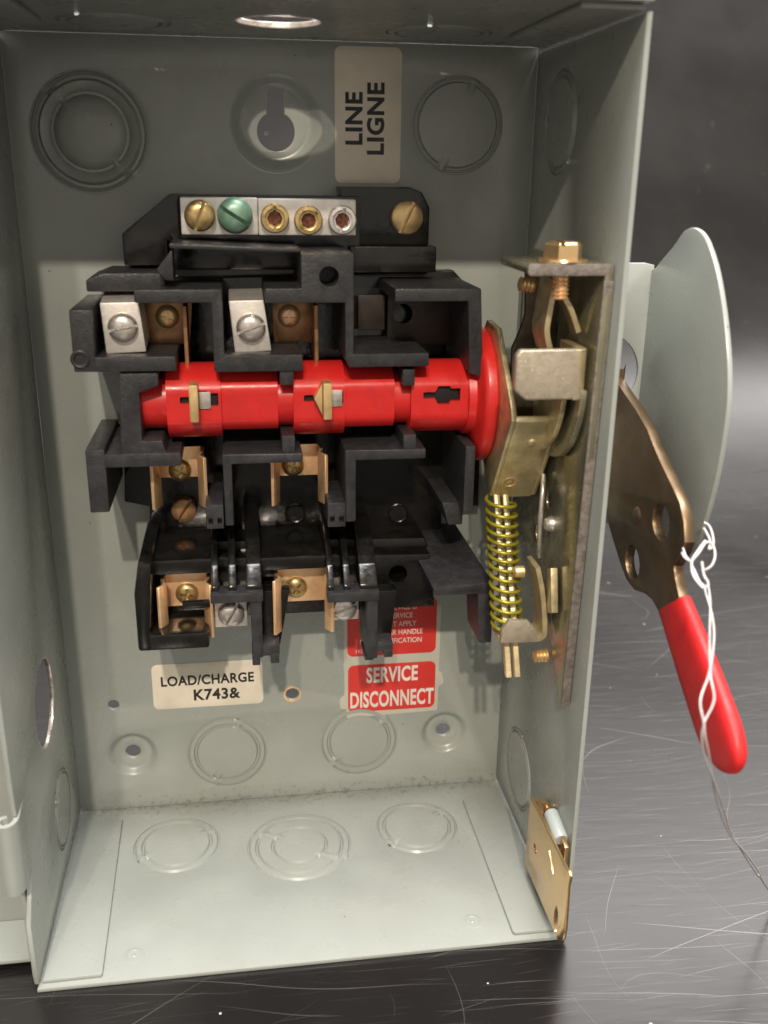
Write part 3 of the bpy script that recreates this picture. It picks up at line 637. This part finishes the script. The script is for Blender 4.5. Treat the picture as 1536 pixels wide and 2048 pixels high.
hx, hz = [(120.4, 192.1)][0]
c = bmesh.new(); lathe_into(c, [(0, -3), (3.2, -3), (3.2, 3), (0, 3)], (hx, 74.5, hz), (0, 1, 0), 24); boolean_cut(cp, [c])

def clip(poly, yb, yf, sc, rot, drop, m='copper', flare=1.2):
    """spring clip: back plate with two wings reaching forward"""
    xs = [p[0] for p in poly]; zs = [p[1] for p in poly]; x0, x1, z0, z1 = min(xs), max(xs), min(zs), max(zs)
    o = prism('fuse_clip', 'Y', poly, yb, yb+1.0, m, sw, .25)
    for x, s in ((x0, -1), (x1, 1)):
        bm = bmesh.new(); pts = []
        # profile in plan: from the back plate forward with a flared lip
        plan = [(x, yb), (x+s*.2, yb-(yb-yf)*.35), (x-s*.9, yb-(yb-yf)*.7), (x+s*flare, yf), (x+s*(flare+1.0), yf+.3), (x+s*.2, yb-(yb-yf)*.7), (x+s*1.3, yb-(yb-yf)*.35), (x+s*1.1, yb+.8)]
        prism_into(bm, 'Z', plan, z0-drop, z1, .15, 1)
        from_bm('wing', bm, m, o, 40)
    if sc: screw('phillips', (sc[0], yb-.3, sc[1]), 3.7, 'brassworn', o, rot, depth=1.2)
    return o
clip([(39.9, 150.1), (53.2, 150.1), (53.2, 139.7), (39.9, 139.7)], 70, 56, [(46.2, 142.2)][0], 30, 6.5)
clip([(77.6, 149.9), (91.7, 149.9), (91.7, 139.1), (77.6, 139.1)], 70, 56, [(83.3, 142.8)][0], 15, 6.0)
clip([(40.2, 110.2), (53.5, 110.2), (53.5, 98.7), (40.2, 98.7)], 58, 47, [(46.9, 103.3)][0], 10, 7.0)
clip([(76.9, 110.6), (92.7, 110.6), (92.7, 98.3), (76.9, 98.3)], 58, 47, [(82.9, 103.6)][0], 40, 7.0)
lathe('terminal_stud', [(0, 1.5), (2.6, 1.4), (3.4, .6), (3.6, -.5), (3.6, -2), (0, -2)], ([(47.1, 92.5)][0][0], 56, [(47.1, 92.5)][0][1]), (0, -1, 0), 'brass', sw, 24)

# ------------------------------------------------------------------ red rotor
AY, AZ = 60.0, 168.0
def xr(p): return p[0][0]
X = [q[0] for q in [(36.7, 170.4), (44.6, 170.2), (60.9, 169.9), (78.1, 169.5), (82.8, 169.4), (98.7, 169.1), (114.3, 168.8), (119.4, 168.7), (137.6, 168.3), (140.7, 168.3)]]
def rotor():
    bm = bmesh.new(); n = 56
    segs = [(X[0], 8.6, 0), (X[1], 8.6, 0), (X[1], 11.6, 1), (X[2], 11.6, 1), (X[2], 10.6, 2), (X[3], 10.6, 2), (X[3], 8.6, 0), (X[4], 8.6, 0), (X[4], 11.6, 1), (X[5], 11.6, 1),
            (X[5], 10.6, 2), (X[6], 10.6, 2), (X[6], 8.6, 0), (X[7], 8.6, 0), (X[7], 11.6, 1), (X[8], 11.6, 1), (X[8]+.01, 12.6, 0), (X[9]-.8, 13.0, 0), (X[9], 15, 0)]
    rings = []
    e = []
    for i, (x, r, k) in enumerate(segs):           # small chamfer at each step
        e.append((x, r, k))
    rings = []
    rings.append([bm.verts.new((e[0][0], AY, AZ))])
    for x, r, k in e:
        v = []
        for j in range(n):
            a = 2*math.pi*j/n; dy, dz = r*math.cos(a), r*math.sin(a)
            if k == 1: dy = max(dy, -10.4)             # flat window face towards the front
            if k == 2: dy = max(dy, -9.2); dz = max(dz, -8.2)
            v.append(bm.verts.new((x, AY+dy, AZ+dz)))
        rings.append(v)
    rings.append([bm.verts.new((e[-1][0], AY, AZ))])
    for A, Bq in zip(rings, rings[1:]):
        for j in range(n):
            k = (j+1) % n
            if len(A) == 1: bm.faces.new((A[0], Bq[j], Bq[k]))
            elif len(Bq) == 1: bm.faces.new((A[j], A[k], Bq[0]))
            else: bm.faces.new((A[j], A[k], Bq[k], Bq[j]))
    return bm
rot_o = from_bm('rotor', rotor(), 'red', sw, 40)
def slot_cut(xa, xb, z):
    """keyhole slot through the window face"""
    w = xb-xa
    pts = [(xa, z-.9), (xa+.8, z-1.1), (xa+w*.32, z-1.0), (xa+w*.40, z-2.9), (xa+w*.70, z-2.9), (xa+w*.76, z-1.9), (xb, z-1.9), (xb, z+2.1), (xa+w*.76, z+2.1), (xa+w*.70, z+2.9), (xa+w*.40, z+2.9), (xa+w*.32, z+1.0), (xa+.8, z+1.1), (xa, z+.9)]
    q = bmesh.new(); prism_into(q, 'Y', pts, 40, 56, 0); return q
SL = [([(48.7, 170.0), (60.1, 170.0)]), ([(86.0, 169.9), (98.1, 169.9)]), ([(123.2, 170.1), (135.0, 170.1)])]
boolean_cut(rot_o, [slot_cut(s[0][0], s[1][0], s[0][1]) for s in SL])
for s_ in SL:
    a_, b_, z_ = s_[0][0], s_[1][0], s_[0][1]; prism('slot_liner', 'Y', box_pts(a_+.2, b_-.2, z_-2.8, z_+2.8), 51.2, 57, 'void', rot_o, .2)
lathe('flange', [(0, -.2), (20.2, -.2), (21.3, .7), (21.5, 1.6), (21.5, 3.6), (20.8, 4.4), (19, 4.6), (0, 4.6)], (X[9]-.2, AY, AZ), (1, 0, 0), 'red', rot_o, 72, 40)
for s, a, dy in ((SL[0], .26, 44.5), (SL[1], .46, 44.5)):
    x0 = s[0][0]+(s[1][0]-s[0][0])*a; z = s[0][1]
    prism('contact_blade', 'Y', box_pts(x0, x0+2.6, z-5.6, z+5.6), dy, 58, 'brass', rot_o, .35)
    prism('blade_spring', 'Y', box_pts(x0+2.7, x0+6.2, z-2.6, z+2.6), dy+4.4, 58, 'steel', rot_o, .3)
prism('contact_blade', 'Y', [(88.8, 170.5), (91.4, 175.4), (91.4, 165.2)], 46, 58, 'brass', rot_o, .3)

# ------------------------------------------------------------------ right-hand mechanism
br = plate('mechanism_bracket', 'X', [(5.5, 211.5), (5.2, 204), (11.5, 79.5), (14, 79), (40, 110), (76, 118), (80, 140), (80, 208), (72, 213), (8, 213)],
           [circle(46, 124, 3.2, 20), circle(38, 138, 2.4, 20)], 162.2, 164.6, 'plate', sw, .5)
prism('top_flange', 'Y', rrect(141.5, 164.6, 211.0, 213.6, 1.2), 6, 34, 'plate', br, .35)
prism('rear_leg', 'Y', [(151.2, 212), (162, 212), (162, 160), (149, 160), (148.5, 186), (150.6, 191), (152.0, 196), (151.6, 204)], 41, 43, 'darkplate', br, .4)
scn = lathe('flange_screw', [(0, 5.4), (4.0, 5.4), (5.0, 4.7), (5.2, 4.2), (5.2, 1.0), (6.2, .9), (6.2, 0), (2.2, -.2), (2.2, -2), (2.2, -9), (0, -9)], (152.5, 12, 213.8), (0, 0, 1), 'gold', br, 6, 30)
cb = bmesh.new(); bmesh.ops.create_cube(cb, size=1); bmesh.ops.scale(cb, vec=(1.3, 14, 5), verts=cb.verts); bmesh.ops.translate(cb, vec=(151.0, 12, 220.6), verts=cb.verts)
boolean_cut(scn, [cb])
lathe('flange_washer', [(2.4, 0), (6.6, 0), (6.8, .5), (6.6, 1.0), (2.4, 1.0)], (152.5, 12, 213.7), (0, 0, 1), 'gold', br, 32)
threaded_end('screw_thread', (152.5, 12, 204), (152.5, 12, 211), 2.4, 'copper', br)
threaded_end('bracket_screw', ([(146.2, 206.3)][0][0], 30, [(146.2, 206.3)][0][1]), (150.5, 30, [(146.2, 206.3)][0][1]-.6), 2.1, 'brass', br)
threaded_end('bracket_screw', ([(157.7, 88.5)][0][0], 28, [(157.7, 88.5)][0][1]), (162, 28, [(157.7, 88.5)][0][1]), 2.3, 'brass', br)
# bent spring strips behind the drive tab
def strip(name, pts, w0, w1, t, m, parent):
    """flat strip bent along pts in the X-Z plane, wide in Y"""
    bm = bmesh.new(); q = spline([(x, 0, z) for x, z in pts], 6); L_ = []
    for i, p in enumerate(q):
        a = Vector(q[max(0, i-1)]); b = Vector(q[min(len(q)-1, i+1)]); d = (b-a).normalized(); nrm = Vector((-d.z, 0, d.x))
        L_.append([bm.verts.new((p[0]+nrm.x*s*t/2, y, p[2]+nrm.z*s*t/2)) for s, y in ((-1, w0), (1, w0), (1, w1), (-1, w1))])
    for A, Bq in zip(L_, L_[1:]):
        for i in range(4): bm.faces.new((A[i], A[(i+1) % 4], Bq[(i+1) % 4], Bq[i]))
    bm.faces.new(L_[0]); bm.faces.new(L_[-1][::-1])
    return from_bm(name, bm, m, parent, 40)
strip('spring_strip', [(153.1, 208.5), (152.0, 199.7), (151.6, 194.3), (153.1, 188.7)], 18, 30, 1.5, 'zinc', br)
strip('spring_strip', [(155.2, 204.7), (158.0, 200.6), (160.8, 194.2)], 18, 24, 1.4, 'zinc', br)
# discs parallel to the side wall
def sector(c, r0, r1, a0, a1, n=22):
    A = [math.radians(a0+(a1-a0)*i/(n-1)) for i in range(n)]
    return [(c[0]+r1*math.cos(t), c[1]+r1*math.sin(t)) for t in A]+[(c[0]+r0*math.cos(t), c[1]+r0*math.sin(t)) for t in A[::-1]]
prism('cam_plate', 'X', sector((34.5, 180.5), 9, 26, 182, 300), 159.4, 161.2, 'plate', br, .35)
prism('cam_plate', 'X', sector((40, 181), 9, 25.6, 182, 300), 156.2, 157.8, 'zinc', br, .35)
prism('cut_edge', 'X', [(5.1, 209.5), (6.1, 209.5), (12.2, 80.0), (11.2, 79.6)], 162.0, 164.8, 'cutedge', br, .3)
prism('cut_edge', 'Y', rrect(141.4, 164.4, 210.8, 213.8, 1.0), 5.5, 6.4, 'cutedge', br, .25)
# drive tab: flat face towards the viewer, bent back at the right
dt = prism('drive_tab', 'Y', [(140.5, 189.5), (141.7, 191.1), (158.2, 191.1), (159.4, 177.2), (144.0, 177.2), (140.5, 179.9)], 8.6, 11.4, 'zincpale', sw, .7, 3)
bm = bmesh.new(); x0 = [(158.0, 191.0)][0][0]; zt = [(158.0, 191.0)][0][1]; zb = [(159.4, 177.0)][0][1]
arc = [(x0-.8, 8.6)]+[(x0+3.0*math.sin(math.radians(a)), 8.6+3.0*(1-math.cos(math.radians(a)))) for a in range(10, 91, 16)]+[(x0+3.0, 26), (x0+.2, 26), (x0+.2, 13), (x0-.8, 11.4)]
prism_into(bm, 'Z', arc, zb, zt, .25, 1); from_bm('tab_return', bm, 'zinc', dt, 35)
# yoke: U channel leaning back towards its foot, with its web to the front
yk = prism('yoke', 'X', [(25.0, 167.0), (26.4, 168.6), (28.0, 168.0), (47.8, 138.6), (45.6, 137.0)], 146.4, 158.8, 'zinc', sw, .5, 3)
for xa in (145.0, 158.6):
    prism('yoke_leg', 'X', [(25.2, 167.2), (27.5, 171.0), (31, 174.6), (48, 191), (60, 192), (72, 180), (72, 160), (60, 150), (48, 138), (45.8, 137.4)], xa, xa+1.9, 'zinc', yk, .6, 3)
bm = bmesh.new(); lathe_into(bm, [(1.5, -1.2), (1.8, .25), (2.2, .35), (2.6, .1)], (150.0, 41.2, 143.6), (0, -.82, -.57), 24); from_bm('rivet_hole', bm, 'brass', yk)
lathe('rivet', [(1.5, -.6), (.9, .1), (0, .3)], (150.0, 41.2, 143.6), (0, -.82, -.57), 'brass', yk, 24)
lathe('pimple', [(1.6, -.1), (1.0, .6), (0, .8)], (153.0, 30.2, 159.5), (0, -.82, -.57), 'zinc', yk, 20)
# spring over two flat rods
top_p = Vector((148.6, 45.5, 138.0)); bot_p = Vector((148.8, 29.8, 97.5))
coils = []
NT = 14.3
for i in range(int(NT*28)+1):
    t = i/(NT*28); c0 = top_p.lerp(bot_p, t+.012*math.sin(9*t)); a = 2*math.pi*NT*t
    coils.append((c0.x+4.7*math.cos(a), c0.y+4.7*math.sin(a), c0.z))
sg = tube('compression_spring', coils, .62, 'spring', sw, 3)
for dx in (-1.45, 1.45):
    a = Vector((148.6+dx, 46, 138.5)); b = Vector((150.2+dx, 25.5, 83))
    bm = bmesh.new(); t2 = bmesh.new()
    prism_into(bm, 'Z', box_pts(a.x-1.0, a.x+1.0, a.y-1.2, a.y+1.2), a.z, b.z, .25, 1, shift=(b.x-a.x, b.y-a.y)); from_bm('spring_rod', bm, 'zinc', sg)
# spring stop: shield plate with chamfered top and an arm up along the bracket
st = prism('spring_stop', 'Y', [(144.9, 96.3), (145.0, 100.8), (147.4, 104.1), (153.6, 103.4), (156.8, 99.4), (156.7, 95.9)], 23, 25, 'zincpale', sw, .4)
prism('stop_floor', 'Y', [(144.9, 97.2), (156.7, 97.2), (156.7, 95.8), (144.9, 95.8)], 25.2, 34, 'zinc', st, .3)
strip('stop_arm', [(156.3, 96.3), (158.6, 96.9), (159.4, 99.6), (157.9, 111.8), (155.7, 121.0)], 24, 34, 1.5, 'zinc', st)
prism('stop_plate', 'X', [(26.0, 119.8), (22.4, 121.4), (18.6, 108.0), (22.4, 106.3), (26.0, 112.6)], 159.2, 161.4, 'zinc', st, .3)
lathe('stop_rivet', [(0, 3), (1.6, 3), (1.9, 2.4), (1.9, 0), (0, 0)], (153, 30, [(155.4, 117.5)][0][1]), (-1, 0, 0), 'brass', st, 20)
# pin slot details on the bracket plate
tube('wire_clip', spline([(160.6, 40, 146), (159.4, 36, 141), (159.0, 35, 132), (159.6, 36, 123), (160.6, 38, 119)], 8), .8, 'steel', br)
lathe('bracket_stud', [(0, 2.4), (1.6, 2.3), (2.2, 1.4), (2.6, 0), (2.6, -1)], (162.2, 33, 132), (-1, 0, 0), 'steel', br, 20)

# ------------------------------------------------------------------ door catch at the lower right

ct = plate('door_catch', 'X', [(26.5, 35.9), (27.0, 7.5), (-10.2, 8.1), (-13.8, 11.8), (-14.6, 16.5), (-13.9, 31.8), (-15.0, 37.0), (-13.5, 37.6), (-10.5, 36.4)], [], 159.3, 160.5, 'gold', sw, .35)
hy, hz = [(17.5, 21.5)][0]
boolean_hole = bmesh.new(); lathe_into(boolean_hole, [(0, -4), (1.7, -4), (1.7, 4), (0, 4)], (160, hy, hz), (1, 0, 0), 20)
hy2, hz2 = [(-6.9, 13.8)][0]
bh2 = bmesh.new(); prism_into(bh2, 'X', [(hy2+2.0*math.cos(a*math.pi/10), hz2+5.0*math.sin(a*math.pi/10)) for a in range(20)], 156, 164, 0)
boolean_cut(ct, [boolean_hole, bh2])
ya, za = [(26.5, 35.9)][0]
yb, zb_ = [(-10.5, 36.4)][0]
prism('catch_bend', 'X', [(ya, za-1), (ya-5, za+.6), (ya-5, za-5), (ya, za-8)], 160.6, 164.4, 'gold', ct, .5)
prism('catch_tongue', 'X', [(ya-4, za-.4), (ya-9, za-1.2), (ya-9.6, za-6), (ya-4, za-8)], 163.4, 164.8, 'gold', ct, .35)
cy, cz = ya+(yb-ya)*.48, za+(zb_-za)*.48
lathe('catch_roller', [(0, 0), (2.0, 0), (2.4, .5), (2.4, 11), (2.0, 11.6), (0, 11.6)], (163.0, cy+6.5, cz+1.0), (0, -1, -.18), 'nylon', ct, 28)
prism('catch_tongue', 'X', [(cy-5.5, cz+.8), (cy-9.5, cz-.4), (cy-9.8, cz-10), (cy-5, cz-10)], 162.6, 164.0, 'gold', ct, .35)
prism('catch_emboss', 'X', [(7.9, 23.5), (3.4, 31.9), (-1.9, 26.9)], 158.9, 159.6, 'gold', ct, .3)

# ------------------------------------------------------------------ outside: guard plate and lever
gd = plate('handle_guard', 'Y', [(167, 125), (195, 125), (195, 209.6), (192, 210.3), (167, 210.3)], [circle(180, 176, 13, 48)], 50, 51.5, 'enamel', sw, .35)
fin = [(48.7, 208.3), (44.6, 211.2), (36.9, 216.1), (32.4, 219.6), (29.6, 221.3), (24.6, 222.1), (19.3, 220.9), (14.3, 217.8), (7.9, 211.4), (1.1, 201.0), (-4.1, 190.0), (-6.8, 179.9), (-7.1, 170.4), (-6.2, 158.9), (-3.8, 148.0), (-0.3, 137.7), (2.5, 133.6)]
fin = spline([(0, u, v) for u, v in fin], 4); fin = [(p[1], p[2]) for p in fin]
fin = fin+[(20, 118), (51, 120)]
fin[0] = (51, fin[0][1])
plate('guard_fin', 'X', fin, [], 194.2, 195.8, 'enamel', gd, .5)
# lever: flat bar parallel to the side wall, pointing down and forward
lev_pts = [(48.2, 175.5), (39.9, 172.8), (29.2, 169.7), (18.7, 165.7), (13.5, 162.3), (6.3, 158.4), (-2.1, 154.4), (-7.3, 151.7), (-11.0, 147.3), (-12.9, 142.2), (-11.5, 138.3), (-8.2, 133.4), (-9.6, 130.6), (-13.2, 126.8), (-26.5, 118.3), (-19.5, 110.1), (-1.7, 116.7), (2.9, 118.1), (8.0, 117.8), (15.9, 115.6), (22.5, 116.2), (28.8, 119.5), (37.6, 125.5), (45.5, 131.8), (51.2, 140.0)]
lev_pts = lev_pts+[(47, 140), (47, 178)]
def ell(c, ry, rz, tilt, n=28):
    y, z = c; t = math.radians(tilt)
    return [(y+ry*math.cos(a)*math.cos(t)-rz*math.sin(a)*math.sin(t), z+ry*math.cos(a)*math.sin(t)+rz*math.sin(a)*math.cos(t)) for a in [2*math.pi*i/n for i in range(n)]]
lv = plate('operating_lever', 'X', lev_pts, [ell([(3.1, 142.4)][0], 5.6, 5.2, 0), ell([(19.5, 123.4)][0], 5.4, 5.2, 0)], 184, 187.2, 'bronze', sw, .5)
lathe('lever_dimple', [(2.6, 0), (2.2, .5), (1.2, .9), (0, 1.0)], (184.0, [(19.1, 138.9)][0][0], [(19.1, 138.9)][0][1]), (-1, 0, 0), 'bronze', lv, 24)
# grip: rounded sleeve around the lever end
def grip():
    bm = bmesh.new()
    a = Vector((-8.5, 121.5)); b = Vector((-51.0, 94.5)); d = (b-a); L_ = d.length; d.normalize(); nr = Vector((-d.y, d.x))
    rings = []; N_ = 26; n = 32
    stations = [(i/22)*.86 for i in range(23)]+[.88, .90, .92, .938, .955, .97, .982, .991, .997, 1.0]
    for k, t in enumerate(stations):
        w = 7.7+2.0*math.sin(min(1, t/.72)*math.pi/2); th = 2.7+.4*t; off = 0
        if t > .66:
            q = (t-.66)/.34; f = (max(0, 1-q**2.4))**.55; w *= .06+.94*f; th *= .12+.88*max(0, 1-q**4)**.5; off = -2.2*q*q
        c = a+d*L_*t+nr*off
        ring = []
        for j in range(n):
            an = 2*math.pi*j/n; cu, sn = math.cos(an), math.sin(an); e = .50
            u = math.copysign(abs(cu)**e, cu)*w; x = math.copysign(abs(sn)**.8, sn)*th
            p = c+nr*u
            # the open end is cut on a slant
            p = p-d*(u*.34 if k == 0 else 0)
            ring.append(bm.verts.new((185.6+x, p.x, p.y)))
        rings.append(ring)
    for A, Bq in zip(rings, rings[1:]):
        for j in range(n): bm.faces.new((A[j], A[(j+1) % n], Bq[(j+1) % n], Bq[j]))
    bm.faces.new(rings[0][::-1]); bm.faces.new(rings[-1])
    return bm
from_bm('grip', grip(), 'grip', lv, 50)

# ------------------------------------------------------------------ thin seal wire, two strands twisted together
wire_root = bpy.data.objects.new('seal_wire', None); COL.objects.link(wire_root); wire_root.empty_display_size = .02
wire_root['label'] = 'thin white twisted seal wire trailing past the red grip to the table'
wire_root['category'] = 'wire'
ctrl = [(182.8, -30.0, 136.5), (181.3, -36.0, 133.7), (178.1, -44.0, 131.3), (174.4, -52.0, 127.9), (171.4, -58.0, 124.7), (169.3, -62.0, 120.7), (168.3, -64.0, 116.1), (170.2, -63.0, 110.0), (174.2, -60.0, 101.6), (182.2, -52.0, 86.7), (193.5, -40.0, 68.2), (206.3, -28.0, 50.9), (224.7, -10.0, 25.8)]
pts = spline(ctrl, 14)
land = Vector(pts[-1])
for s, ph in ((1, 0), (1, math.pi)):
    q = []
    for i, p in enumerate(pts):
        t = i/len(pts); a = ph+t*2*math.pi*2.6; r = .55 if not .30 < t < .46 else .55+1.1*math.sin((t-.30)/.16*math.pi)
        q.append((p[0]+r*math.cos(a), p[1]+.3*math.sin(a), p[2]+.12*math.sin(a)))
    tube('strand', q, .27, 'wire', wire_root, 3)
tube('strand', spline([(223.7, -11.0, 27.2), (237.4, 2.0, 8.4), (259.6, 20.0, -20.0)], 8), .36, 'wire', wire_root, 3)
# knot and loops
tube('knot_loop', spline([(182.8, -30.0, 136.5), (181.9, -28.0, 137.1), (181.4, -25.0, 139.3), (182.0, -22.0, 140.2), (185.9, -18.0, 141.3), (189.6, -14.0, 142.4), (191.6, -14.0, 141.6), (191.6, -16.0, 139.5), (188.9, -20.0, 138.3), (184.7, -24.0, 138.8), (183.9, -24.0, 140.9), (183.8, -26.0, 138.2), (184.1, -28.0, 137.0), (183.1, -30.0, 136.1)], 8), .38, 'wire', wire_root, 3)
tube('knot_loop', spline([(189.8, -13.0, 142.5), (186.8, -16.0, 141.4), (182.1, -22.0, 140.6), (180.8, -26.0, 138.4), (181.8, -29.0, 136.5), (182.7, -30.0, 136.1)], 8), .38, 'wire', wire_root, 3)
tube('loose_end', spline([(192.5, -6.0, 145.2), (193.6, -7.0, 144.5), (193.4, -10.0, 142.9), (192.3, -13.0, 141.2), (190.2, -15.0, 140.9), (191.8, -12.0, 142.0), (191.9, -9.0, 143.5), (191.5, -8.0, 144.3)], 8), .36, 'wire', wire_root, 3)
tube('loose_end', spline([(184.2, -12.0, 140.3), (184.3, -14.0, 138.7), (184.5, -17.0, 138.2), (183.6, -15.0, 138.6), (183.6, -13.0, 139.3)], 8), .34, 'wire', wire_root, 3)
